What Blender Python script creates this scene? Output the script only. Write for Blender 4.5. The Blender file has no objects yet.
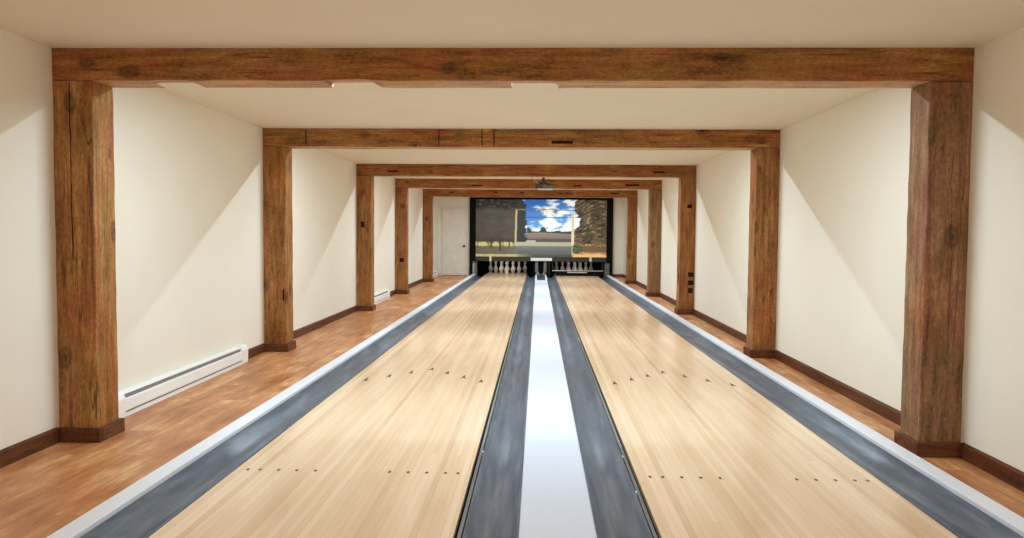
import bpy, bmesh, math, random
from mathutils import Vector, Matrix, noise as mnoise
random.seed(7)
S = bpy.context.scene
COL = S.collection

# ------------------------------------------------------------------ helpers
def lin(r, g, b):
    f = lambda c: (c/255/12.92) if c/255 <= .04045 else ((c/255+.055)/1.055)**2.4
    return (f(r), f(g), f(b), 1)

class NT:
    def __init__(s, name):
        s.m = bpy.data.materials.new(name); s.m.use_nodes = True
        s.n = s.m.node_tree.nodes; s.l = s.m.node_tree.links
        s.b = s.n['Principled BSDF']
    def node(s, t, **kw):
        n = s.n.new(t)
        for k, v in kw.items():
            if k in n.inputs: n.inputs[k].default_value = v
            else: setattr(n, k, v)
        return n
    def link(s, a, b): s.l.new(a, b)
    def math(s, op, a, b=None):
        n = s.n.new('ShaderNodeMath'); n.operation = op
        for i, v in enumerate((a, b)):
            if v is None: continue
            if isinstance(v, (int, float)): n.inputs[i].default_value = v
            else: s.link(v, n.inputs[i])
        return n.outputs[0]
    def ramp(s, fac, stops):
        n = s.n.new('ShaderNodeValToRGB'); e = n.color_ramp.elements
        while len(e) < len(stops): e.new(.5)
        for el, (p, c) in zip(e, stops): el.position = p; el.color = c
        s.link(fac, n.inputs[0]); return n.outputs[0]
    def mix(s, fac, a, b, mode='MIX'):
        n = s.n.new('ShaderNodeMix'); n.data_type = 'RGBA'; n.blend_type = mode
        for sock, v in ((n.inputs[0], fac), (n.inputs[6], a), (n.inputs[7], b)):
            if isinstance(v, (int, float, tuple)): sock.default_value = v
            else: s.link(v, sock)
        return n.outputs[2]
    def coords(s, scale=(1, 1, 1), rnd=0):
        tc = s.n.new('ShaderNodeTexCoord'); mp = s.n.new('ShaderNodeMapping')
        mp.inputs['Scale'].default_value = scale
        src = tc.outputs['Object']
        if rnd:
            oi = s.n.new('ShaderNodeObjectInfo')
            sc = s.math('MULTIPLY', oi.outputs['Random'], rnd)
            ad = s.n.new('ShaderNodeVectorMath'); ad.operation = 'ADD'
            s.link(src, ad.inputs[0]); s.link(sc, ad.inputs[1]); src = ad.outputs[0]
        s.link(src, mp.inputs[0]); return mp.outputs[0]
    def noise(s, vec, scale, detail=4, rough=.55):
        n = s.node('ShaderNodeTexNoise', Scale=scale, Detail=detail, Roughness=rough)
        s.link(vec, n.inputs['Vector']); return n.outputs[0]
    def bump(s, h, strength=.2, dist=.01):
        n = s.node('ShaderNodeBump', Strength=strength, Distance=dist)
        s.link(h, n.inputs['Height']); s.link(n.outputs[0], s.b.inputs['Normal'])

def plain(name, rgb, rough=.5, spec=.5, metal=0, var=.06, nscale=6):
    t = NT(name); c = lin(*rgb)
    d = tuple(x*(1-var) for x in c[:3])+(1,); u = tuple(min(1, x*(1+var)) for x in c[:3])+(1,)
    f = t.noise(t.coords(), nscale)
    t.link(t.ramp(f, [(.3, d), (.7, u)]), t.b.inputs['Base Color'])
    t.b.inputs['Roughness'].default_value = rough; t.b.inputs['Specular IOR Level'].default_value = spec
    t.b.inputs['Metallic'].default_value = metal
    return t.m

def wood(name, axis, cols, rough=.62):
    """weathered timber, grain along the given axis"""
    t = NT(name)
    a = [1, 1, 1]; a[axis] = .09
    v = t.coords(tuple(a), 31)
    g = t.noise(v, 30, 6, .66); fine = t.noise(t.coords(tuple(.55 if q < 1 else 1 for q in a), 31), 85, 4, .7)
    blot = t.noise(t.coords((1, 1, 1), 17), 2.6, 4, .6)
    b2 = [2.6, 2.6, 2.6]; b2[axis] = .9
    patch = t.noise(t.coords(tuple(b2), 47), 2.2, 3, .5)
    f = t.math('ADD', t.math('MULTIPLY', g, .50), t.math('MULTIPLY', fine, .36))
    f = t.math('ADD', f, t.math('MULTIPLY', blot, .30))
    f = t.math('SUBTRACT', f, .07)
    c = t.ramp(f, [(.35, cols[0]), (.46, cols[1]), (.55, cols[2]), (.68, cols[3])])
    warm = t.mix(1.0, c, lin(255, 214, 165), 'MULTIPLY')
    c = t.mix(t.ramp(patch, [(.45, (0, 0, 0, 1)), (.68, (.6, .6, .6, 1))]), c, warm)
    hue = t.noise(t.coords(tuple(b2), 71), 3.4, 4, .6)
    c = t.mix(t.ramp(hue, [(.48, (0, 0, 0, 1)), (.62, (.8, .8, .8, 1))]), c, t.mix(1.0, c, lin(255, 226, 262), 'MULTIPLY'))
    c = t.mix(t.ramp(hue, [(.34, (.55, .55, .55, 1)), (.46, (0, 0, 0, 1))]), c, t.mix(1.0, c, lin(196, 200, 178), 'MULTIPLY'))
    # checks: thin dark drying cracks along the grain
    cv = [1, 1, 1]; cv[axis] = .035
    ck = t.noise(t.coords(tuple(cv), 13), 17, 2, .4)
    crack = t.ramp(t.math('ABSOLUTE', t.math('SUBTRACT', ck, .5)), [(.0, (1, 1, 1, 1)), (.013, (0, 0, 0, 1))])
    gate = t.ramp(blot, [(.44, (0, 0, 0, 1)), (.54, (.9, .9, .9, 1))])
    c = t.mix(t.math('MULTIPLY', crack, gate), c, cols[0])
    # knots
    kv = [4.4, 4.4, 4.4]; kv[axis] = 2.6
    vo = t.node('ShaderNodeTexVoronoi', Scale=1.0); t.link(t.coords(tuple(kv), 23), vo.inputs['Vector'])
    kn = t.ramp(vo.outputs['Distance'], [(.05, (.9, .9, .9, 1)), (.09, (.35, .35, .35, 1)), (.125, (.6, .6, .6, 1)), (.19, (0, 0, 0, 1))])
    c = t.mix(kn, c, tuple(x*.55 for x in cols[0][:3])+(1,))
    t.link(c, t.b.inputs['Base Color'])
    t.b.inputs['Roughness'].default_value = rough; t.b.inputs['Specular IOR Level'].default_value = .3
    t.bump(f, .45, .012)
    return t.m

def new_obj(name, bm, mats, parent=None, loc=(0, 0, 0), smooth=False):
    """link bm (in world coordinates) as one mesh object with its origin at loc"""
    pl = Vector((0, 0, 0)); q = parent
    while q: pl = pl+Vector(q.location); q = q.parent
    loc = Vector(loc)
    if parent: loc = pl
    bm.transform(Matrix.Translation(-loc))
    bmesh.ops.recalc_face_normals(bm, faces=bm.faces)
    me = bpy.data.meshes.new(name); bm.to_mesh(me); bm.free()
    if smooth:
        for p in me.polygons: p.use_smooth = True
    for m in (mats if isinstance(mats, (list, tuple)) else [mats]): me.materials.append(m)
    o = bpy.data.objects.new(name, me); COL.objects.link(o)
    if parent: o.parent = parent
    else: o.location = loc
    return o

def tag(o, label, cat, group=None, kind='thing'):
    o['label'] = label; o['category'] = cat; o['kind'] = kind
    if group: o['group'] = group
    return o
def struct(o): o['kind'] = 'structure'; return o
def empty(name, loc):
    o = bpy.data.objects.new(name, None); COL.objects.link(o); o.location = loc
    o.empty_display_size = .1; return o

def box(bm, x0, x1, y0, y1, z0, z1, mi=0, bev=0):
    vs = [bm.verts.new((x, y, z)) for x in (x0, x1) for y in (y0, y1) for z in (z0, z1)]
    fs = [bm.faces.new([vs[i] for i in q]) for q in ((0, 1, 3, 2), (4, 6, 7, 5), (0, 4, 5, 1), (2, 3, 7, 6), (0, 2, 6, 4), (1, 5, 7, 3))]
    for f in fs: f.material_index = mi
    if bev:
        es = list({e for f in fs for e in f.edges})
        r = bmesh.ops.bevel(bm, geom=es, offset=bev, segments=2, affect='EDGES', profile=.5)
        for f in r['faces']: f.material_index = mi
    return vs
def hexa(bm, a, b, mi=0):
    """solid between quad a and quad b (lists of four points each)"""
    va = [bm.verts.new(p) for p in a]; vb = [bm.verts.new(p) for p in b]
    fs = [bm.faces.new(va), bm.faces.new(vb[::-1])]
    for i in range(4): fs.append(bm.faces.new([va[i], vb[i], vb[(i+1) % 4], va[(i+1) % 4]]))
    for f in fs: f.material_index = mi
def prism_y(bm, prof, ys, mi=0, dx=None):
    """closed profile [(x,z)] swept along y stations"""
    rings = [[bm.verts.new((x+(dx(y) if dx else 0), y, z)) for x, z in prof] for y in ys]
    n = len(prof)
    for r0, r1 in zip(rings, rings[1:]):
        for i in range(n):
            f = bm.faces.new([r0[i], r0[(i+1) % n], r1[(i+1) % n], r1[i]]); f.material_index = mi
    for r in (rings[0], rings[-1][::-1]):
        f = bm.faces.new(r); f.material_index = mi
def cyl(bm, p, q, r0, r1=None, n=16, mi=0):
    p, q = Vector(p), Vector(q); d = (q-p); r1 = r0 if r1 is None else r1
    rot = d.to_track_quat('Z', 'Y').to_matrix().to_4x4()
    g = bmesh.ops.create_cone(bm, cap_ends=True, segments=n, radius1=r0, radius2=r1, depth=d.length,
                              matrix=Matrix.Translation((p+q)/2) @ rot)
    for v in g['verts']:
        for f in v.link_faces: f.material_index = mi
def lathe(bm, prof, c, n=24, mi=0):
    rings = []
    for r, z in prof:
        rings.append([bm.verts.new((c[0]+r*math.cos(2*math.pi*i/n), c[1]+r*math.sin(2*math.pi*i/n), c[2]+z)) for i in range(n)])
    for a, b in zip(rings, rings[1:]):
        for i in range(n):
            f = bm.faces.new([a[i], a[(i+1) % n], b[(i+1) % n], b[i]]); f.material_index = mi
    bm.faces.new(rings[0][::-1]); bm.faces.new(rings[-1])

# ------------------------------------------------------------------ the hall's measures (metres; lane surface z = 0, foul line y = 0)
FZ = -.04                                  # side floors
XL = lambda y: -2.508-.0060*(y-2.66)       # left wall
XR = lambda y: 2.003+.0040*(y-2.66)        # right wall
ZC = lambda y: 1.941+.0030*(y-2.66)        # ceiling
Y0, YF = -5.0, 18.0                        # back wall, far wall
LANE_IN, LANE_OUT = .357, 1.384       # visible edges
BOARD_IN, BOARD_OUT = .345, 1.399      # edges the 39 boards are counted from
CAP_IN, CAP_OUT = 1.622, 1.704
FRAMES = [2.66, 5.62, 9.2, 12.1, 15.42]
DEP, PW, BH = .195, .202, .158

# ------------------------------------------------------------------ materials
def wall_mat(name, rgb):
    t = NT(name); c = lin(*rgb)
    f = t.noise(t.coords(), 1.3, 3)
    t.link(t.ramp(f, [(.3, tuple(x*.965 for x in c[:3])+(1,)), (.7, c)]), t.b.inputs['Base Color'])
    t.b.inputs['Roughness'].default_value = .75; t.b.inputs['Specular IOR Level'].default_value = .2
    t.bump(t.noise(t.coords(), 140, 2), .05, .003)
    return t.m
M_wall = wall_mat('cream_wall_paint', (236, 231, 217))
M_ceil = wall_mat('cream_ceiling_paint', (232, 224, 206))
M_door = plain('white_door_paint', (226, 220, 208), .45)
M_white = plain('white_enamel', (240, 240, 238), .35, var=.02)
M_slot = plain('heater_slot_grey', (118, 120, 118), .5)
M_black = plain('matt_black', (15, 13, 11), .7, .1)
M_pit = plain('pit_black', (10, 9, 9), .8, .2)
M_darkmetal = plain('dark_metal', (45, 40, 36), .4, metal=.3)
M_grey = plain('worn_grey_metal', (112, 112, 108), .5, .3)
M_silver = plain('brushed_silver', (205, 205, 200), .3, metal=.4)
M_trim = wood('baseboard_wood', 1, [lin(52, 28, 14), lin(82, 46, 24), lin(98, 58, 31), lin(118, 74, 42)], .5)
M_trimx = wood('plinth_wood', 0, [lin(58, 32, 18), lin(92, 54, 30), lin(110, 68, 38), lin(128, 84, 50)], .5)
M_mort = plain('mortise_dark_wood', (50, 28, 14), .9, .1)
W_DARK = [lin(74, 46, 20), lin(138, 95, 46), lin(162, 117, 62), lin(204, 160, 104)]
W_PINK = [lin(66, 44, 28), lin(126, 92, 62), lin(150, 113, 80), lin(194, 154, 116)]
W_BOUNCE = [lin(120, 92, 60), lin(180, 146, 102), lin(204, 168, 122), lin(224, 192, 148)]  # beam wood lightened, with floor bounce light put into the colour
W_WARM = [lin(78, 46, 19), lin(136, 90, 44), lin(160, 110, 58), lin(198, 150, 92)]
W_GREY = [lin(76, 54, 26), lin(126, 94, 54), lin(148, 116, 72), lin(176, 144, 98)]
M_beam = [wood('beam_timber_dark', 0, W_DARK), wood('beam_timber_warm', 0, W_WARM)]
M_bounce = wood('beam_underside_bounce_lit', 0, W_BOUNCE)  # same timber, colour lightened to stand in for light bounced off the floor
M_post = {'p': wood('post_timber_rosy', 2, W_PINK), 'd': wood('post_timber_dark', 2, W_DARK), 'w': wood('post_timber_warm', 2, W_WARM), 'g': wood('post_timber_grey', 2, W_GREY)}

def floor_mat():
    t = NT('reddish_wood_floor')
    br = t.node('ShaderNodeTexBrick', Scale=1.0); br.offset = .37
    br.inputs['Brick Width'].default_value = 1.22; br.inputs['Row Height'].default_value = .19
    br.inputs['Mortar Size'].default_value = .0012; br.inputs['Bias'].default_value = 0
    br.inputs['Color1'].default_value = (0, 0, 0, 1); br.inputs['Color2'].default_value = (1, 1, 1, 1); br.inputs['Mortar'].default_value = (.2, .2, .2, 1)
    tc = t.n.new('ShaderNodeTexCoord'); mp = t.n.new('ShaderNodeMapping'); mp.inputs['Rotation'].default_value = (0, 0, math.pi/2)
    t.link(tc.outputs['Object'], mp.inputs[0]); t.link(mp.outputs[0], br.inputs['Vector'])
    off = t.n.new('ShaderNodeVectorMath'); off.operation = 'ADD'
    cb = t.n.new('ShaderNodeVectorMath'); cb.operation = 'SCALE'; cb.inputs['Scale'].default_value = 9
    t.link(br.outputs['Color'], cb.inputs[0]); t.link(tc.outputs['Object'], off.inputs[0]); t.link(cb.outputs[0], off.inputs[1])
    m2 = t.n.new('ShaderNodeMapping'); m2.inputs['Scale'].default_value = (1, .16, 1); t.link(off.outputs[0], m2.inputs[0])
    g = t.noise(m2.outputs[0], 13, 6, .65)
    m3 = t.n.new('ShaderNodeMapping'); m3.inputs['Scale'].default_value = (1, .45, 1); t.link(off.outputs[0], m3.inputs[0])
    bl = t.noise(m3.outputs[0], 3.4, 5, .65)
    fine = t.noise(m2.outputs[0], 60, 3, .6)
    f = t.math('ADD', t.math('MULTIPLY', g, .45), t.math('MULTIPLY', bl, .45))
    f = t.math('ADD', f, t.math('MULTIPLY', fine, .12))
    c = t.ramp(f, [(.33, lin(128, 72, 38)), (.45, lin(172, 110, 66)), (.54, lin(194, 136, 88)), (.64, lin(222, 178, 128))])
    c = t.mix(t.math('MULTIPLY', br.outputs['Fac'], .35), c, lin(90, 48, 24))
    t.link(c, t.b.inputs['Base Color']); t.b.inputs['Roughness'].default_value = .42
    t.b.inputs['Specular IOR Level'].default_value = .4
    return t.m
M_floor = floor_mat()

def lane_mat():
    t = NT('maple_lane_boards')
    tc = t.n.new('ShaderNodeTexCoord'); sp = t.n.new('ShaderNodeSeparateXYZ'); t.link(tc.outputs['Object'], sp.inputs[0])
    x, y = sp.outputs[0], sp.outputs[1]
    bw = (BOARD_OUT-BOARD_IN)/39
    xi = t.math('FLOOR', t.math('DIVIDE', t.math('ADD', x, (BOARD_OUT-BOARD_IN)/2), bw))
    xs = t.math('FRACT', t.math('DIVIDE', t.math('ADD', x, (BOARD_OUT-BOARD_IN)/2), bw))
    r0 = t.n.new('ShaderNodeTexWhiteNoise'); r0.noise_dimensions = '1D'; t.link(xi, r0.inputs['W'])
    seg = t.math('FLOOR', t.math('DIVIDE', t.math('ADD', y, t.math('MULTIPLY', r0.outputs[0], 7)), 3.1))
    cm = t.n.new('ShaderNodeCombineXYZ'); t.link(xi, cm.inputs[0]); t.link(seg, cm.inputs[1])
    r1 = t.n.new('ShaderNodeTexWhiteNoise'); r1.noise_dimensions = '3D'; t.link(cm.outputs[0], r1.inputs['Vector'])
    # grain, shifted per board
    cv = t.n.new('ShaderNodeCombineXYZ'); t.link(x, cv.inputs[0]); t.link(t.math('MULTIPLY', y, .05), cv.inputs[1]); t.link(t.math('MULTIPLY', r1.outputs[0], 40), cv.inputs[2])
    g = t.noise(cv.outputs[0], 55, 4, .55)
    wide = t.n.new('ShaderNodeCombineXYZ'); t.link(x, wide.inputs[0]); t.link(t.math('MULTIPLY', y, .12), wide.inputs[1])
    w = t.noise(wide.outputs[0], 7, 3, .5)
    f = t.math('ADD', t.math('ADD', t.math('MULTIPLY', r1.outputs[0], .12), t.math('MULTIPLY', r0.outputs[0], .20)), t.math('MULTIPLY', g, .24))
    f = t.math('ADD', f, t.math('MULTIPLY', w, .52))
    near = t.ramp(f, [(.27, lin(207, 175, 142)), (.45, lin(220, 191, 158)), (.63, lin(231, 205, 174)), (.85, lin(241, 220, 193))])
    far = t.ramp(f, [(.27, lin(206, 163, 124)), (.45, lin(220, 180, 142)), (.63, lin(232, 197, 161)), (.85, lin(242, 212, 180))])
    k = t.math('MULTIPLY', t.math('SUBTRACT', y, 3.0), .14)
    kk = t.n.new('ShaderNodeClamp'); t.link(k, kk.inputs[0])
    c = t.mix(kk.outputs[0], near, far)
    seam = t.ramp(t.math('MINIMUM', xs, t.math('SUBTRACT', 1.0, xs)), [(0, (.30, .30, .30, 1)), (.05, (0, 0, 0, 1))])
    c = t.mix(seam, c, lin(176, 130, 84))
    t.link(c, t.b.inputs['Base Color'])
    t.b.inputs['Roughness'].default_value = .24; t.b.inputs['Specular IOR Level'].default_value = .36
    return t.m
M_lane = lane_mat()
M_mark = plain('dark_inlay', (66, 40, 24), .4)
def gutter_mat():
    t = NT('grey_blue_gutter')
    f = t.noise(t.coords((1, .09, 1)), 26, 5, .62)
    c = t.ramp(f, [(.32, lin(70, 81, 95)), (.5, lin(88, 99, 113)), (.68, lin(112, 121, 132))])
    t.link(c, t.b.inputs['Base Color']); t.b.inputs['Roughness'].default_value = .30
    t.b.inputs['Specular IOR Level'].default_value = .5
    return t.m
M_gutter = gutter_mat()
M_rail = plain('grey_rail', (104, 108, 108), .4)
M_gap = plain('dark_gap', (18, 14, 12), .8, .05)
M_cap = plain('white_cap_plastic', (206, 212, 224), .55, .15, var=.015, nscale=1.5)
M_capo = plain('pale_grey_cap_plastic', (226, 230, 238), .4, .3, var=.02, nscale=2)
M_pin = plain('white_pin_coating', (238, 236, 230), .25, .5, var=.01)

# ------------------------------------------------------------------ room shell
bm = bmesh.new()     # floor with the trough the lanes lie in
def fl(y0, y1, pts):
    for (xa, za), (xb, zb) in zip(pts, pts[1:]):
        f = lambda v, y: v(y) if callable(v) else v
        bm.faces.new([bm.verts.new(p) for p in ((f(xa, y0), y0, za), (f(xb, y0), y0, zb), (f(xb, y1), y1, zb), (f(xa, y1), y1, za))])
XLo, XRo = (lambda y: XL(y)-.09), (lambda y: XR(y)+.09)
fl(0, YF+2.2, [(XLo, FZ), (-CAP_OUT, FZ), (-CAP_OUT, -.2), (CAP_OUT, -.2), (CAP_OUT, FZ), (XRo, FZ)])
fl(Y0-.1, 0, [(XLo, FZ), (XRo, FZ)])
fl_end = [(-CAP_OUT, 0, FZ), (CAP_OUT, 0, FZ), (CAP_OUT, 0, -.2), (-CAP_OUT, 0, -.2)]
bm.faces.new([bm.verts.new(p) for p in fl_end])
bmesh.ops.remove_doubles(bm, verts=bm.verts, dist=1e-5)
struct(new_obj('floor', bm, M_floor))
bm = bmesh.new()
hexa(bm, [(XLo(Y0), Y0-.1, ZC(Y0)), (XRo(Y0), Y0-.1, ZC(Y0)), (XRo(Y0), Y0-.1, ZC(Y0)+.1), (XLo(Y0), Y0-.1, ZC(Y0)+.1)],
     [(XLo(20.2), 20.2, ZC(20.2)), (XRo(20.2), 20.2, ZC(20.2)), (XRo(20.2), 20.2, ZC(20.2)+.1), (XLo(20.2), 20.2, ZC(20.2)+.1)])
struct(new_obj('ceiling', bm, M_ceil))
for side, X, sg in (('left', XL, -1), ('right', XR, 1)):
    bm = bmesh.new(); a, b = [], []
    for lst, y in ((a, Y0-.1), (b, YF+2.2)):
        x0, x1 = X(y), X(y)+sg*.09
        lst += [(x0, y, FZ-.05), (x1, y, FZ-.05), (x1, y, ZC(y)+.02), (x0, y, ZC(y)+.02)]
    hexa(bm, a, b)
    struct(new_obj('wall_'+side, bm, M_wall))
bm = bmesh.new(); box(bm, XL(Y0)-.05, XR(Y0)+.05, Y0-.1, Y0, FZ-.05, ZC(Y0)+.02)
struct(new_obj('wall_back', bm, M_wall))
# far wall with an opening for the door and one for the pit
DX0, DX1, DZ = -2.485, -1.875, 1.66
PX0, PX1, PZ = -1.665, 1.775, .335
bm = bmesh.new()
for x0, x1, z0, z1 in ((XL(YF)-.02, DX0, FZ-.05, 2.0), (DX0, DX1, DZ, 2.0), (DX1, PX0, FZ-.05, 2.0), (PX0, PX1, PZ, 2.0), (PX1, XR(YF)+.02, FZ-.05, 2.0)):
    box(bm, x0, x1, YF, YF+.1, z0, z1)
struct(new_obj('wall_far', bm, M_wall))
# dark room behind the mask
bm = bmesh.new()
box(bm, PX0-.1, PX1+.1, YF+1.7, YF+1.75, -.2, .9)
box(bm, PX0-.1, PX0, YF+.1, YF+1.7, -.2, .9); box(bm, PX1, PX1+.1, YF+.1, YF+1.7, -.2, .9)
box(bm, PX0-.1, PX1+.1, YF+.1, YF+1.75, .9, .95)
struct(new_obj('wall_pit', bm, M_pit))
# door
bm = bmesh.new(); box(bm, DX0+.004, DX1-.004, YF+.012, YF+.05, FZ+.012, DZ-.004, bev=.002)
box(bm, DX0, DX1, YF+.05, YF+.06, FZ, DZ)
d = struct(new_obj('door_1', bm, M_door))
bm = bmesh.new()
lathe(bm, [(.004, 0), (.026, 0), (.026, .006), (.010, .010), (.010, .03), (.024, .038), (.028, .052), (.022, .064), (.004, .068)], (0, 0, 0), 20)
bm.transform(Matrix.Translation((-1.93, YF+.012, .705)) @ Matrix.Rotation(math.pi/2, 4, 'X'))
new_obj('door_handle', bm, M_black, d, smooth=True)
bm = bmesh.new()
for x0, x1, z0, z1 in ((DX0-.05, DX0, FZ, DZ+.05), (DX1, DX1+.05, FZ, DZ+.05), (DX0, DX1, DZ, DZ+.05)):
    box(bm, x0, x1, YF-.014, YF, z0, z1, bev=.003)
struct(new_obj('trim_1', bm, M_door))
# baseboards, broken by posts and heaters
HEAT = [(3.06, 5.07), (9.80, 11.30), (16.1, 17.60)]
def runs(y0, y1, cuts):
    cur = y0
    for a, b in sorted(cuts):
        if a > cur: yield cur, a
        cur = max(cur, b)
    if cur < y1: yield cur, y1
for side, X, sg, cuts in (('left', XL, 1, [(y-.02, y+DEP+.02) for y in FRAMES]+HEAT), ('right', XR, -1, [(y-.02, y+DEP+.02) for y in FRAMES])):
    bm = bmesh.new()
    for a, b in runs(Y0, YF, cuts):
        ring = []
        for y in (a, b):
            x = X(y)
            ring.append([(x, y, FZ), (x+sg*.016, y, FZ), (x+sg*.016, y, FZ+.068), (x, y, FZ+.078)])
        hexa(bm, *ring)
    struct(new_obj('baseboard_'+side, bm, M_trim))
bm = bmesh.new(); box(bm, PX1+.02, XR(YF)-.016, YF-.014, YF, FZ, FZ+.075)
struct(new_obj('baseboard_far', bm, M_trimx))

# ------------------------------------------------------------------ timber frames
def jitter(): return random.uniform(-.0022, .0022)
def make_beam(i):
    y0 = FRAMES[i]; y1 = y0+DEP; zt = ZC(y0)+.004; zb = ZC(y0)-BH; ym = y0+.07
    x0, x1 = XL(y0)+.001, XR(y0)-.001
    # notches: (x start, x end, slope width, depth, through to the front)
    notches = [(-2.02, -1.83, .05, .045, 0), (-1.14, -.94, .05, .026, .012), (-.215, -.015, .035, .05, 0)] if i == 0 else \
              []
    xs = [x0, x1]+[x0+(x1-x0)*k/26 for k in range(1, 26)]
    for a, b, s, dpt, th in notches: xs += [a-.001, a, b, b+s]
    xs = sorted(xs)
    bm = bmesh.new(); rings = []
    for x in xs:
        cut = thr = 0
        for a, b, s, dpt, th in notches:
            if a <= x <= b: cut, thr = dpt, th
        jf, jb, jz = jitter(), jitter(), jitter()
        edge = x in (x0, x1)
        c = .006
        pr = [(y0+jf, zt), (y0+jf, zb+c+jz), (y0+jf+c, zb+jz+thr), (ym, zb+jz+max(thr, 0)), (ym+.001, zb+jz+cut), (y1+jb-c, zb+jz+cut), (y1+jb, zb+jz+c+cut), (y1+jb, zt)]
        rings.append([bm.verts.new((x, y, z)) for y, z in pr])
    for a, b in zip(rings, rings[1:]):
        for k in range(8):
            fc = bm.faces.new([a[k], a[(k+1) % 8], b[(k+1) % 8], b[k]])
            if k in (2, 3, 4): fc.material_index = 2  # underside faces get the wood with bounce light painted in
    bm.faces.new(rings[0]); bm.faces.new(rings[-1][::-1])
    def mort(xa, xb, za, zb_):      # dark pocket seen on the front face
        box(bm, xa, xb, y0-.0035, y0+.01, za, zb_, 1)
    M = {1: [(.035, .22, 1.823, 1.848)], 2: [(-2.12, -1.98, 1.852, 1.876), (1.46, 1.60, 1.855, 1.879)],
         3: [(-1.23, -1.05, 1.846, 1.866), (.53, .67, 1.85, 1.872), (1.42, 1.65, 1.862, 1.890)],
         4: [(-2.02, -1.90, 1.905, 1.925), (-.47, -.38, 1.915, 1.935), (.36, .46, 1.895, 1.915), (.50, .66, 1.895, 1.915), (1.47, 1.66, 1.897, 1.922), (-1.05, -.96, 1.905, 1.925)]}
    for m in M.get(i, []): mort(*m)
    if i == 1:                       # joints between the lengths this beam was pieced from
        for xj in (-2.14, -.96, -.58, -.475): mort(xj, xj+.008, zb+.012, zt-.01)
    mid = ((x0+x1)/2, y0, zb)
    return new_obj('ceiling_beam', bm, [M_beam[0 if i < 2 else 1], M_mort, M_bounce], loc=mid)
BL = ['thick brown ceiling beam with stepped notches cut in its underside, closest to the camera',
      'brown ceiling beam pieced with dark joints and one long slot, second behind the notched beam',
      'brown ceiling beam with two dark slots near its ends, in front of the projector',
      'warm brown ceiling beam just behind the hanging projector',
      'warm brown ceiling beam with many small slots, farthest back above the street mural']
for i in range(5):
    tag(make_beam(i), BL[i], 'beam', 'timber beams across the ceiling')

def make_post(i, side, matk, kind):
    y0 = FRAMES[i]; y1 = y0+DEP; zt = ZC(y0)-BH-.003
    if side < 0: xa, xb = XL(y0)+.001, XL(y0)+PW
    else: xa, xb = XR(y0)-PW, XR(y0)-.001
    bm = bmesh.new(); rings = []; n = 22
    for k in range(n+1):
        z = FZ+(zt-FZ)*k/n
        j = [jitter() for _ in range(4)]
        if side < 0: pr = [(xa, y0+j[0]), (xb+j[1]-.004, y0+j[0]), (xb+j[1], y0+j[0]+.004), (xb+j[2], y1-.006), (xb+j[2]-.006, y1+j[3]), (xa, y1+j[3])]
        else: pr = [(xb, y0+j[0]), (xa+j[1]+.004, y0+j[0]), (xa+j[1], y0+j[0]+.004), (xa+j[2], y1-.006), (xa+j[2]+.006, y1+j[3]), (xb, y1+j[3])]
        rings.append([bm.verts.new((x, y, z)) for x, y in pr])
    for a, b in zip(rings, rings[1:]):
        for k in range(6): bm.faces.new([a[k], a[(k+1) % 6], b[(k+1) % 6], b[k]])
    bm.faces.new(rings[0]); bm.faces.new(rings[-1][::-1])
    def mort(x_a, x_b, za, zb): box(bm, x_a, x_b, y0-.0035, y0+.01, za, zb, 1)
    if kind == 'slots':
        mort(xb-.085, xb-.012, .47, .53); mort(xb-.085, xb-.015, .36, .42); mort(xb-.08, xb-.02, .25, .32)
        box(bm, xa-.0035, xa+.01, y0+.05, y0+.09, .38, .52, 1)
        mort(xa+.09, xb-.05, 1.39, 1.44)
    if kind == 'crack':
        cxk, zk = xa+.084, zt-.01
        while zk > .9:
            nzk = zk-random.uniform(.03, .08); wk = random.uniform(.0012, .0032)
            mort(cxk, cxk+wk, nzk, zk); cxk += random.uniform(-.0016, .0016); zk = nzk
    if kind == 'slit': mort(xb-.03, xb-.016, .42, .52)
    if kind == 'knot': mort(xa+.08, xa+.15, .52, .59)
    if kind == 'hole': mort(xa+.06, xa+.11, 1.10, 1.18)
    o = new_obj('timber_post', bm, [M_post[matk], M_mort], loc=((xa+xb)/2, (y0+y1)/2, FZ))
    bm = bmesh.new(); e = .02                       # skirting wrapped round the foot
    z0, z1 = FZ, FZ+.072
    if side < 0:
        box(bm, xa, xb+e, y0-e, y0, z0, z1, bev=.003); box(bm, xb, xb+e, y0, y1+e, z0, z1, bev=.003); box(bm, xa, xb, y1, y1+e, z0, z1, bev=.003)
    else:
        box(bm, xa-e, xb, y0-e, y0, z0, z1, bev=.003); box(bm, xa-e, xa, y0, y1+e, z0, z1, bev=.003); box(bm, xa, xb, y1, y1+e, z0, z1, bev=.003)
    new_obj('foot_trim', bm, M_trimx, o)
    return o
PL = [(0, -1, 'd', 'crack', 'cracked dark brown timber post beside the near end of the long white heater'),
      (0, 1, 'p', '', 'thick weathered dark brown post under the notched beam, on the wall without heaters'),
      (1, -1, 'd', 'slit', 'brown timber post with a small slit, just past the far end of the long heater'),
      (1, 1, 'w', '', 'warm brown plain post on the wall without heaters, second behind the notched beam'),
      (2, -1, 'd', 'hole', 'brown timber post with a dark hole, third on the heater wall, before the second heater'),
      (2, 1, 'w', 'slots', 'orange-brown post with stacked dark mortise slots low on its face'),
      (3, -1, 'w', 'knot', 'slim brown post with a dark knot, just past the second white heater'),
      (3, 1, 'g', '', 'greyish brown timber post, dullest of its row on the wall without heaters'),
      (4, -1, 'w', '', 'reddish brown timber post beside the white door, last on the heater wall'),
      (4, 1, 'w', '', 'reddish brown timber post closest to the street mural on the wall without heaters')]
for i, s, mk, kind, lb in PL:
    tag(make_post(i, s, mk, kind), lb, 'post', 'timber posts along the walls')

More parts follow.
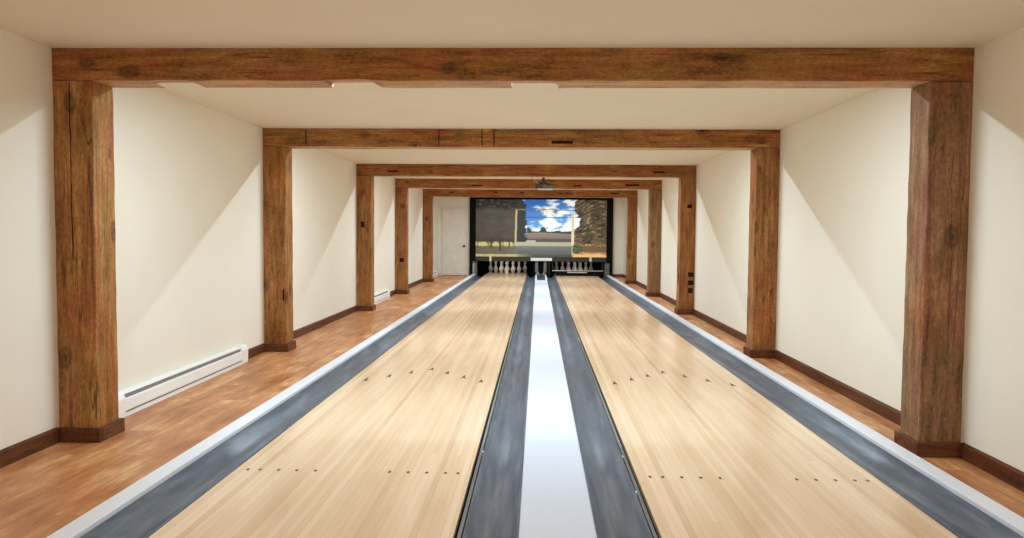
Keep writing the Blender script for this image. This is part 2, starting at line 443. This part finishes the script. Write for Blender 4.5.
# ------------------------------------------------------------------ lanes
def make_lane(sgn, label):
    cx = sgn*(BOARD_IN+BOARD_OUT)/2; w = BOARD_OUT-BOARD_IN; x0 = cx-w/2; bw = w/39
    e0, e1 = sorted((sgn*LANE_IN, sgn*LANE_OUT))
    bm = bmesh.new(); box(bm, e0, e1, 0, 17.9, -.2, 0)
    def dot(x, y, rx, ry):
        bm.faces.new([bm.verts.new((x+rx*math.cos(t*math.pi/6), y+ry*math.sin(t*math.pi/6), .0006)) for t in range(12)]).material_index = 1
    def arrow(x, y):
        for pts in (((-.017, -.055), (0, -.025), (0, .085)), ((.017, -.055), (0, .085), (0, -.025))):
            bm.faces.new([bm.verts.new((x+a, y+b, .0006)) for a, b in pts]).material_index = 1
    for b in (3, 5, 8, 11, 14, 26, 29, 32, 35, 37): dot(x0+(b-.5)*bw, 2.134, .0068, .014)
    for b in (5, 10, 15, 20, 25, 30, 35): arrow(x0+(b-.5)*bw, 4.628-.1503*abs(b-20)/5)
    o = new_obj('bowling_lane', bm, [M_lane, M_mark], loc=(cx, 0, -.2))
    bm = bmesh.new(); box(bm, e0, e1, 17.902, 19.25, -.2, 0)
    new_obj('pin_deck', bm, M_lane, o)
    return tag(o, label, 'bowling lane')
LA = make_lane(-1, 'pale maple lane with dark arrows, open pins standing at its end')
LB = make_lane(1, 'pale maple lane with dark arrows, closed off by the sweep bar at its end')

def arc(xa, xb, za, depth, n=14):
    return [(xa+(xb-xa)*k/n, za-depth*math.sin(math.pi*k/n)**.75) for k in range(n+1)]
def gutter(sgn, inner, label):
    bm = bmesh.new()
    if inner:
        a, b = .136, .325
        top = [(.133, .0), (.139, .0)]+arc(.143, .320, -.004, .062)+[(.324, 0), (.3255, 0)]
    else:
        a, b = LANE_OUT, CAP_IN
        top = [(LANE_OUT+.010, -.004), (LANE_OUT+.016, -.004)]+arc(LANE_OUT+.018, CAP_IN-.010, -.006, .062)+[(CAP_IN-.008, -.002), (CAP_IN-.006, -.002)]
    prof = top+[(top[-1][0], -.2), (top[0][0], -.2)]
    prof = [(sgn*x, z) for x, z in prof]
    prism_y(bm, prof, [0, 6, 12, 17.95])
    o = new_obj('bowling_gutter', bm, M_gutter, loc=(sgn*(a+b)/2, 0, -.2))
    me = o.data
    for p in me.polygons: p.use_smooth = len(p.vertices) == 4 and abs(p.normal.y) < .5
    if hasattr(me, 'set_sharp_from_angle'): me.set_sharp_from_angle(angle=math.radians(40))
    if inner:
        bm = bmesh.new()
        xs = sorted((sgn*.3312, sgn*.344)); box(bm, xs[0], xs[1], 0, 17.95, -.2, -.003)
        r = new_obj('bumper_rail', bm, M_rail, o)
        bm = bmesh.new()
        for xa, xb in ((.326, .3308), (.3445, .3565)):
            xs = sorted((sgn*xa, sgn*xb)); box(bm, xs[0], xs[1], 0, 17.95, -.2, -.022)
        new_obj('rail_slot', bm, M_gap, o)
        for y in ((2.46,) if sgn < 0 else (2.42, 1.93, 6.4)):
            bm = bmesh.new(); xs = sorted((sgn*.3257, sgn*.3312)); box(bm, xs[0], xs[1], y, y+.018, -.05, .001)
            new_obj('rail_clip', bm, M_white, r)
    else:
        bm = bmesh.new()
        for xa, xb in ((LANE_OUT+.0005, LANE_OUT+.0095), (CAP_IN-.0055, CAP_IN-.0005)):
            xs = sorted((sgn*xa, sgn*xb)); box(bm, xs[0], xs[1], 0, 17.9, -.2, -.012)
        new_obj('edge_slot', bm, M_gap, o)
    return tag(o, label, 'gutter', 'grey lane gutters')
gutter(-1, False, 'grey gutter between the heater-side floor and the lane with open pins')
gutter(-1, True, 'grey gutter with bumper rail between the open-pin lane and the white centre cap')
gutter(1, True, 'grey gutter with bumper rail between the white centre cap and the sweep-bar lane')
gutter(1, False, 'grey gutter beyond the sweep-bar lane, along the wall without heaters')

def cap(name, x0, x1, y1, mat, label):
    bm = bmesh.new(); z = .016; r = .005
    prof = [(x0, -.2), (x0, z-r), (x0+r*.3, z-r*.3), (x0+r, z), (x1-r, z), (x1-r*.3, z-r*.3), (x1, z-r), (x1, -.2)]
    ys = [0]
    prism_y(bm, prof, [0, y1])
    return tag(new_obj(name, bm, mat, loc=((x0+x1)/2, 0, -.2)), label, 'lane cap')
cap('center_capping', -.1325, .1325, 15.50, M_cap, 'wide glossy white cap running between the two inner gutters')
cap('edge_capping', -CAP_OUT, -CAP_IN, 17.90, M_capo, 'narrow pale grey edge cap along the heater-side wood floor')
cap('edge_capping', CAP_IN, CAP_OUT, 17.90, M_capo, 'narrow pale grey edge cap along the floor on the wall without heaters')

# ------------------------------------------------------------------ machine end
hood = empty('division_hood', (0, 15.5, -.2))
bm = bmesh.new(); box(bm, -.1325, .1325, 15.502, 17.95, -.2, -.005); new_obj('pad', bm, plain('dark_teal_pad', (52, 58, 60), .5), hood)
for sg in (-1, 1):
    bm = bmesh.new()
    xs = sorted((sg*.095, sg*.1325)); box(bm, xs[0], xs[1], 15.502, 17.93, -.005, .022, bev=.004)
    new_obj('side_rail', bm, M_capo, hood)
    bm = bmesh.new()
    xo = sg*.105; w = .036
    hexa(bm, [(xo-w, 17.86, .09), (xo+w, 17.86, .09), (xo+w, 17.90, .09), (xo-w, 17.90, .09)],
         [(xo-w, 17.86, .355), (xo+w, 17.86, .355), (xo+w, 17.90, .355), (xo-w, 17.90, .355)])
    xi = sg*.045
    hexa(bm, [(xi-w, 17.86, -.005), (xi+w, 17.86, -.005), (xi+w, 17.90, -.005), (xi-w, 17.90, -.005)],
         [(xo-w, 17.86, .09), (xo+w, 17.86, .09), (xo+w, 17.90, .09), (xo-w, 17.90, .09)])
    new_obj('support', bm, plain('hood_support_grey', (120, 120, 114), .45), hood)
bm = bmesh.new(); box(bm, -.255, .275, 17.79, 17.905, .355, .43, bev=.006); new_obj('top_plate', bm, M_white, hood)
bm = bmesh.new(); box(bm, .192, .226, 17.87, 17.90, .0, .355); new_obj('side_post', bm, M_darkmetal, hood)
tag(hood, 'white-topped hood on two grey supports at the end of the centre cap', 'ball return')

# mask with its printed street picture
mask = empty('masking_unit', (0, YF-.08, .33))
MY = YF-.08
MX0, MX1, MZ0, MZ1 = -1.635, 1.625, .452, 1.878
bm = bmesh.new()
box(bm, -1.79, MX0, MY, YF-.001, .336, 1.947, bev=.004); box(bm, MX1, 1.784, MY, YF-.001, .336, 1.947, bev=.004)
box(bm, -1.79, -1.712, MY, YF-.001, FZ, .336); box(bm, 1.712, 1.784, MY, YF-.001, FZ, .336)
box(bm, MX0, MX1, MY, YF-.001, MZ1, 1.947)
new_obj('frame', bm, M_black, mask)
bm = bmesh.new(); box(bm, MX0, MX1, MY-.01, YF-.001, .335, MZ0-.002, bev=.004)
new_obj('valance', bm, plain('dark_olive_valance', (52, 46, 34), .5), mask)
for x, z0, z1, w in ((-1.263, .335, .46, .028), (1.232, .345, .465, .032)):
    bm = bmesh.new(); box(bm, x-w, x+w, MY-.03, MY-.01, z0, z1, bev=.004)
    new_obj('light_tab', bm, plain('cream_tab', (226, 214, 176), .4), mask)
def picture():
    W, H = 390, 172
    def nz(x, y, s, sy=None, o=0): return mnoise.noise(Vector((x*s, y*(sy or s), o)))*.5+.5
    def fb(x, y, s, sy=None, o=0):
        return .55*nz(x, y, s, sy, o)+.3*nz(x, y, s*2.1, (sy or s)*2.1, o+5)+.15*nz(x, y, s*4.3, (sy or s)*4.3, o+9)
    mixc = lambda a, b, t: tuple(a[i]+(b[i]-a[i])*max(0, min(1, t)) for i in range(3))
    def at(px, py):        # px 0..130 across, py 0..58 down
        # sky
        c = mixc((38, 96, 176), (112, 166, 214), py/34+.25*(px-70)/30)
        cl = fb(px, py, .075, .16, 3)+.10*(px-66)/30+.12*math.exp(-((py-11)/4)**2-((px-70)/11)**2)-.10*math.exp(-((py-21)/4)**2-((px-56)/9)**2)+.14*math.exp(-((py-27)/5)**2)-.14*math.exp(-((py-3)/5)**2-((px-58)/10)**2)
        c = mixc(c, (238, 240, 244), (cl-.50)*7)
        if 8.5 < py < 14 and 60 < px < 82 and fb(px, py, .2, .4, 21) > .52: c = mixc(c, (206, 176, 128), .75)
        if abs(py-18.0) < .45 or (abs(py-10.2-.02*(px-70)) < .4 and px > 66): c = mixc(c, (24, 52, 66), .75)
        # distant trees, low building
        hump = 33-4.5*max(0, math.sin((px-51)*.42+1.1))*(1 if px < 78 else .2)-1.6*nz(px, 0, .8)
        if py > hump and 51 < px < 100: c = mixc((38, 50, 30), (62, 74, 44), nz(px, py, .9))
        roof = 33.2+.05*abs(px-66)
        if roof < py < 40 and px > 49: c = mixc((136, 122, 116), (112, 96, 92), (py-33)/7+.5*(nz(px, py, .3, 1.5)-.5))
        if 39.6 < py < 43.2: c = mixc((66, 60, 58), (96, 84, 78), nz(px, py, .7))
        if 41.3 < py < 43.2 and px < 60 and px > 50: c = (168, 164, 150)
        # ground
        if py >= 43:
            c = mixc((176, 170, 142), (150, 148, 132), nz(px, py, .4, 1.2))
            if py > 47: c = mixc((112, 111, 105), (86, 87, 84), (py-47)/6+.4*(nz(px, py, .2, 1)-.5))
            if px < 42:
                if py < 47.6: c = mixc((178, 170, 112), (104, 96, 62), (nz(px, py*.3, .35)-.42)*3+.5*abs(py-45.6)-.6)
                elif py < 55.4: c = mixc(mixc((98, 92, 72), (80, 76, 62), nz(px, py, .3)), (99, 98, 93), (px-30)/11)
                else: c = mixc((186, 176, 118), (150, 140, 96), nz(px, py, .4))
            elif py > 55.4: c = mixc((140, 134, 104), (70, 70, 66), (px-42)/16)
            if px > 96:
                t = fb(px, py, .35, .9, 4)
                c = mixc((112, 76, 50), (82, 84, 44), (t-.4)*4)
                if py > 52.5: c = mixc((140, 92, 58), (214, 172, 116), (fb(px, py, .16, .5, 33)-.3)*2.4+.3*(py-54))
                if py < 47 and t > .55: c = (168, 150, 104)
            sh = ((px-101)/6)**2+((py-50)/5)**2+.8*(nz(px, py, .35)-.5)
            if sh < 1 and py > 44: c = mixc((50, 62, 32), (104, 106, 62), (fb(px, py, .5, .7, 30)-.35)*3)
        # left trees
        edge = 50.0-7*max(0, (7-py)/14)+4.2*(fb(0, py, 1, .62, 2)-.5)*2+.9*math.sin(py*1.15+2*math.sin(py*.4))
        if px < edge and py < 43.0:
            t = fb(px, py, .10, .2, 7)
            c = mixc((62, 56, 45), (78, 71, 58), (t-.35)*2.2)
            top = 9+6*(nz(px, 0, .12)-.5)
            c = mixc(c, mixc((18, 18, 13), (84, 92, 66), (fb(px, py, .34, .5, 11)-.5)*5), (top-py)/4+.5)
            c = mixc(c, (38, 41, 38), (px-37)/8)
            if py > 39: c = mixc(c, (44, 36, 24), .4)
        for tx, y1, w_ in ((15.5, 49, .9), (24.5, 52, 1.1), (33.5, 48, .8)):
            if abs(px-tx) < w_ and 40 < py < y1: c = mixc(c, (44, 36, 24), .8)
        # right trees
        edge = 101+5*(fb(3, py, .7, .32, 12)-.5)*2-3*math.sin(py*.22)
        if px > edge-1 and py < 43+3*nz(px, 1, .2):
            dr = py+5*math.sin((px-112)*.10)-.25*abs(px-114)       # drooping boughs
            t = fb(px, dr, .13, .34, 15)
            c2 = mixc((40, 33, 22), (104, 86, 60), (t-.34)*3)
            hi = fb(px+.3*dr, dr, .20, .62, 18)
            c2 = mixc(c2, (176, 160, 122) if py < 24 else (164, 152, 92), (hi-.54)*5)
            c = mixc(c, c2, px-edge+1)
        # poles
        if abs(px-39.7-.02*(46-py)) < 1.0 and 10 < py < 46: c = (172, 160, 122)
        if abs(py-10.2) < .5 and 39 < px < 50: c = (128, 112, 84)
        if abs(px-96.6) < 1.3 and 13 < py < 46: c = (206, 196, 160)
        if abs(px-96.0) < .5 and py >= 46 and py < 56: c = (168, 164, 130)
        return c
    bm = bmesh.new(); lay = bm.verts.layers.float_color.new('print')
    grid = []
    for j in range(H+1):
        row = []
        for i in range(W+1):
            v = bm.verts.new((MX0+(MX1-MX0)*i/W, MY+.02, MZ1+(MZ0-MZ1)*j/H))
            c = at(130*i/W, 58*j/H); v[lay] = lin(*[max(0, min(255, q)) for q in c]); row.append(v)
        grid.append(row)
    for j in range(H):
        for i in range(W): bm.faces.new([grid[j][i], grid[j][i+1], grid[j+1][i+1], grid[j+1][i]])
    t = NT('printed_street_picture')
    at_ = t.n.new('ShaderNodeVertexColor'); at_.layer_name = 'print'
    t.link(at_.outputs[0], t.b.inputs['Base Color']); t.link(at_.outputs[0], t.b.inputs['Emission Color'])
    t.b.inputs['Emission Strength'].default_value = .55; t.b.inputs['Roughness'].default_value = .45
    o = new_obj('mural_panel', bm, t.m, mask)
    o['label'] = 'backlit print of a street with trees, poles and cloudy sky'
picture()
tag(mask, 'black-framed mask showing a street photograph above the pins', 'mural')

# kickback side plates
for x0, x1, lb in ((-1.66, -1.612, 'slim grey side plate of the pin pit, next to the white door'),
                   (1.60, 1.708, 'wide grey side plate of the pin pit, beside the sweep bar')):
    bm = bmesh.new(); y = YF-.06
    hexa(bm, [(x0, y, -.2), (x1, y, -.2), (x1, y+.3, -.2), (x0, y+.3, -.2)], [(x0, y, .24), (x1, y, .24), (x1, y+.3, .24), (x0, y+.3, .24)])
    hexa(bm, [(x0, y, .24), (x1, y, .24), (x1, y+.3, .24), (x0, y+.3, .24)], [(x0, y+.05, .325), (x1, y+.05, .325), (x1, y+.3, .325), (x0, y+.3, .325)])
    bmesh.ops.remove_doubles(bm, verts=bm.verts, dist=1e-5)
    tag(new_obj('kickback_plate', bm, M_grey, loc=((x0+x1)/2, y, -.2)), lb, 'side plate')
bm = bmesh.new()
box(bm, -.2, .2, 17.97, 19.3, -.2, .33)
tag(new_obj('pit_divider', bm, M_pit, loc=(0, 17.97, -.2)), 'black dividing panel between the two pin decks', 'divider')

sw = empty('sweep_bar', (.92, 17.6, 0))
bm = bmesh.new(); box(bm, .36, 1.50, 17.60, 17.64, .003, .115, bev=.003); new_obj('panel', bm, M_black, sw)
bm = bmesh.new(); box(bm, .275, 1.53, 17.595, 17.645, .118, .134, bev=.003); new_obj('top_rail', bm, M_silver, sw)
bm = bmesh.new(); box(bm, .645, 1.13, 17.588, 17.60, .075, .097, bev=.002); new_obj('plate', bm, M_silver, sw)
for x in (.275, 1.505):
    bm = bmesh.new(); hexa(bm, [(x, 17.60, .115), (x+.025, 17.60, .115), (x+.025, 17.64, .115), (x, 17.64, .115)],
                           [(x, 17.83, .33), (x+.025, 17.83, .33), (x+.025, 17.88, .33), (x, 17.88, .33)])
    new_obj('arm', bm, M_darkmetal, sw)
tag(sw, 'black sweep bar with silver rail lowered across the end of a lane', 'sweep bar')

# pins
PIN = [(.0258, 0), (.0282, .006), (.0306, .019), (.0359, .038), (.0434, .057), (.0497, .0857), (.0575, .105), (.0605, .1143), (.0598, .128), (.0578, .149), (.0527, .17),
       (.0465, .184), (.0395, .20), (.0313, .2207), (.0262, .238), (.0238, .254), (.0238, .266), (.0256, .2842), (.0292, .310), (.0316, .330), (.0322, .343), (.0305, .359), (.0262, .370), (.018, .378), (.008, .381)]
PIN = [(r*.98, z*.79) for r, z in PIN]
bm = bmesh.new(); lathe(bm, PIN, (0, 0, 0), 28)
first = new_obj('bowling_pin', bm, M_pin, smooth=True)
used = False
for sg, ln in ((-1, 'the open-pin lane'), (1, 'the lane behind the sweep bar')):
    cx = sg*(BOARD_IN+BOARD_OUT)/2
    for r in range(4):
        for k in range(r+1):
            if not used: o = first; used = True
            else: o = first.copy(); COL.objects.link(o)
            o.location = (cx+(k-r/2)*.3048, 18.288+r*.264, 0.0005)
            if r == 0: w = 'foremost white bowling pin at the point of the triangle'
            elif r == 1: w = 'white bowling pin in the second row, '+('heater-wall side' if k == 0 else 'side away from the heater wall')
            elif r == 2: w = 'white bowling pin in the third row, '+('end nearer the heater wall', 'middle one', 'end away from the heater wall')[k]
            else: w = 'white bowling pin in the back row, '+('first', 'second', 'third', 'fourth')[k]+' counted from the heater wall'
            tag(o, w+(' (open-pin lane)' if sg < 0 else ' (sweep-bar lane)'), 'bowling pin', 'pins on the open-pin lane' if sg < 0 else 'pins behind the sweep bar')

# ------------------------------------------------------------------ baseboard heaters
def heater(a, b, label, endcap):
    h = empty('baseboard_heater', (XL((a+b)/2), (a+b)/2, FZ))
    def strip(name, y0, y1, prof, mat):       # profile (out from wall, z)
        bm = bmesh.new()
        r0, r1 = ([bm.verts.new((XL(y)+px, y, FZ+z*.91)) for px, z in prof] for y in (y0, y1))
        n = len(prof)
        for i in range(n): bm.faces.new([r0[i], r0[(i+1) % n], r1[(i+1) % n], r1[i]])
        bm.faces.new(r0); bm.faces.new(r1[::-1])
        return new_obj(name, bm, mat, h)
    e = .12
    strip('back_panel', a, b, [(0.0005, .0), (.012, .0), (.012, .150), (.0005, .150)], M_white)
    strip('top_hood', a+e, b-e, [(.012, .136), (.040, .134), (.048, .142), (.040, .156), (.012, .160)], M_white)
    strip('outlet_slot', a+e, b-e, [(.012, .112), (.046, .112), (.042, .134), (.012, .134)], M_slot)
    strip('front_panel', a+e, b-e, [(.012, .036), (.058, .034), (.062, .040), (.060, .108), (.050, .114), (.012, .112)], M_white)
    strip('inlet_slot', a+e, b-e, [(.012, .022), (.046, .022), (.046, .036), (.012, .036)], M_slot)
    strip('bottom_lip', a, b, [(.012, .0), (.060, .0), (.060, .020), (.012, .022)], M_white)
    for y0, y1 in ((a, a+e), (b-e, b)):
        strip('end_cap', y0, y1, [(.012, .022), (.062, .020), (.064, .118), (.050, .148), (.040, .160), (.012, .162)], M_white)
    tag(h, label, 'heater', 'white baseboard heaters')
heater(*HEAT[0], 'long white baseboard heater beside the cracked post, closest to the camera', True)
heater(*HEAT[1], 'white baseboard heater between the third and fourth posts of its wall', True)
heater(*HEAT[2], 'white baseboard heater tucked before the white door at the far end', True)

# ------------------------------------------------------------------ projector hanging from the ceiling
PY = 11.0; zc = ZC(PY)
pr = empty('ceiling_projector', (.02, PY, zc))
bm = bmesh.new(); cyl(bm, (0, PY, zc), (0, PY, zc-.02), .055, .055, 24); new_obj('ceiling_plate', bm, M_darkmetal, pr)
bm = bmesh.new(); cyl(bm, (0, PY, zc-.02), (0, PY, 1.83), .022, .022, 16); new_obj('pole', bm, M_darkmetal, pr)
bm = bmesh.new()
for q in ((-.10, -.09), (.13, -.09), (-.10, .09), (.13, .09)): cyl(bm, (0, PY, 1.84), (q[0], PY+q[1], 1.795), .009, .007, 8)
cyl(bm, (0, PY, 1.85), (0, PY, 1.825), .045, .055, 16)
new_obj('bracket', bm, M_darkmetal, pr)
bm = bmesh.new(); box(bm, -.135, .165, PY-.12, PY+.12, 1.742, 1.798, bev=.012)
body = new_obj('body', bm, plain('projector_grey', (64, 62, 54), .4), pr)
bm = bmesh.new()
for k in range(5): box(bm, -.115+.022*k, -.103+.022*k, PY-.123, PY-.115, 1.752, 1.788)
new_obj('vent', bm, M_black, body)
bm = bmesh.new(); box(bm, -.09, .155, PY-.10, PY+.10, 1.728, 1.742, bev=.004); new_obj('base_plate', bm, plain('projector_pale', (196, 200, 186), .4), pr)
bm = bmesh.new(); cyl(bm, (.09, PY+.115, 1.768), (.09, PY+.15, 1.768), .034, .030, 20); new_obj('lens', bm, M_black, pr)
bm = bmesh.new()
pts = [(-.29, PY, zc), (-.25, PY-.005, zc-.02), (-.19, PY-.01, zc-.055), (-.13, PY-.02, zc-.10), (-.08, PY-.02, zc-.15), (-.06, PY-.02, 1.797)]
for p, q in zip(pts, pts[1:]): cyl(bm, p, q, .0065, n=8)
new_obj('cable', bm, plain('cable_tan', (176, 150, 100), .5), pr)
tag(pr, 'small dark projector hanging on a pole between two ceiling beams', 'projector')

# ------------------------------------------------------------------ light
def area(name, loc, sx, sy, power, rgb=(.81, 1.0, 1.12), rot=(0, 0, 0), spread=180):
    l = bpy.data.lights.new(name, 'AREA'); l.shape = 'RECTANGLE'; l.size = sx; l.size_y = sy; l.energy = power; l.color = rgb
    l.spread = math.radians(spread)
    o = bpy.data.objects.new(name, l); COL.objects.link(o); o.location = loc; o.rotation_euler = rot; return o
for i, y in enumerate(FRAMES):
    yl = y+DEP+.27
    area('bay_light', (-.25, yl, ZC(yl)-.004), 2.9, .014, (55, 58, 59, 57, 55)[i])
area('approach_light', (-.25, -2.4, 1.90), 3.6, .9, 112)
area('pin_deck_light', (-.87, 18.15, .80), .95, .05, 2.2, (1, .97, .92), (math.radians(25), 0, 0))
area('pin_deck_light', (.87, 18.15, .80), .95, .05, 1.0, (1, .97, .92), (math.radians(25), 0, 0))
w = bpy.data.worlds.new('World'); S.world = w; w.use_nodes = True
w.node_tree.nodes['Background'].inputs[0].default_value = (1, .95, .88, 1); w.node_tree.nodes['Background'].inputs[1].default_value = .3

# ------------------------------------------------------------------ camera
cx, cy, ch, yaw, pit, roll, f = -0.07612, -1.10342, 1.03788, 0.0338673, 0.0470033, -0.0076796, 761.94
F = Vector((-math.sin(yaw)*math.cos(pit), math.cos(yaw)*math.cos(pit), -math.sin(pit)))
R = Vector((math.cos(yaw), math.sin(yaw), 0)); U = R.cross(F)
R2 = math.cos(roll)*R-math.sin(roll)*U; U2 = math.cos(roll)*U+math.sin(roll)*R
cam = bpy.data.cameras.new('Camera'); cam.sensor_width = 36; cam.lens = f/1024*36; cam.clip_start = .05
co = bpy.data.objects.new('Camera', cam); COL.objects.link(co)
co.matrix_world = Matrix(((R2.x, U2.x, -F.x, cx), (R2.y, U2.y, -F.y, cy), (R2.z, U2.z, -F.z, ch), (0, 0, 0, 1)))
S.camera = co
S.view_settings.view_transform = 'Standard'; S.view_settings.look = 'None'
S.view_settings.exposure = 0.10
S.cycles.use_denoising = True
S.cycles.max_bounces = 10; S.cycles.diffuse_bounces = 8; S.cycles.glossy_bounces = 4
S.cycles.sample_clamp_indirect = 6
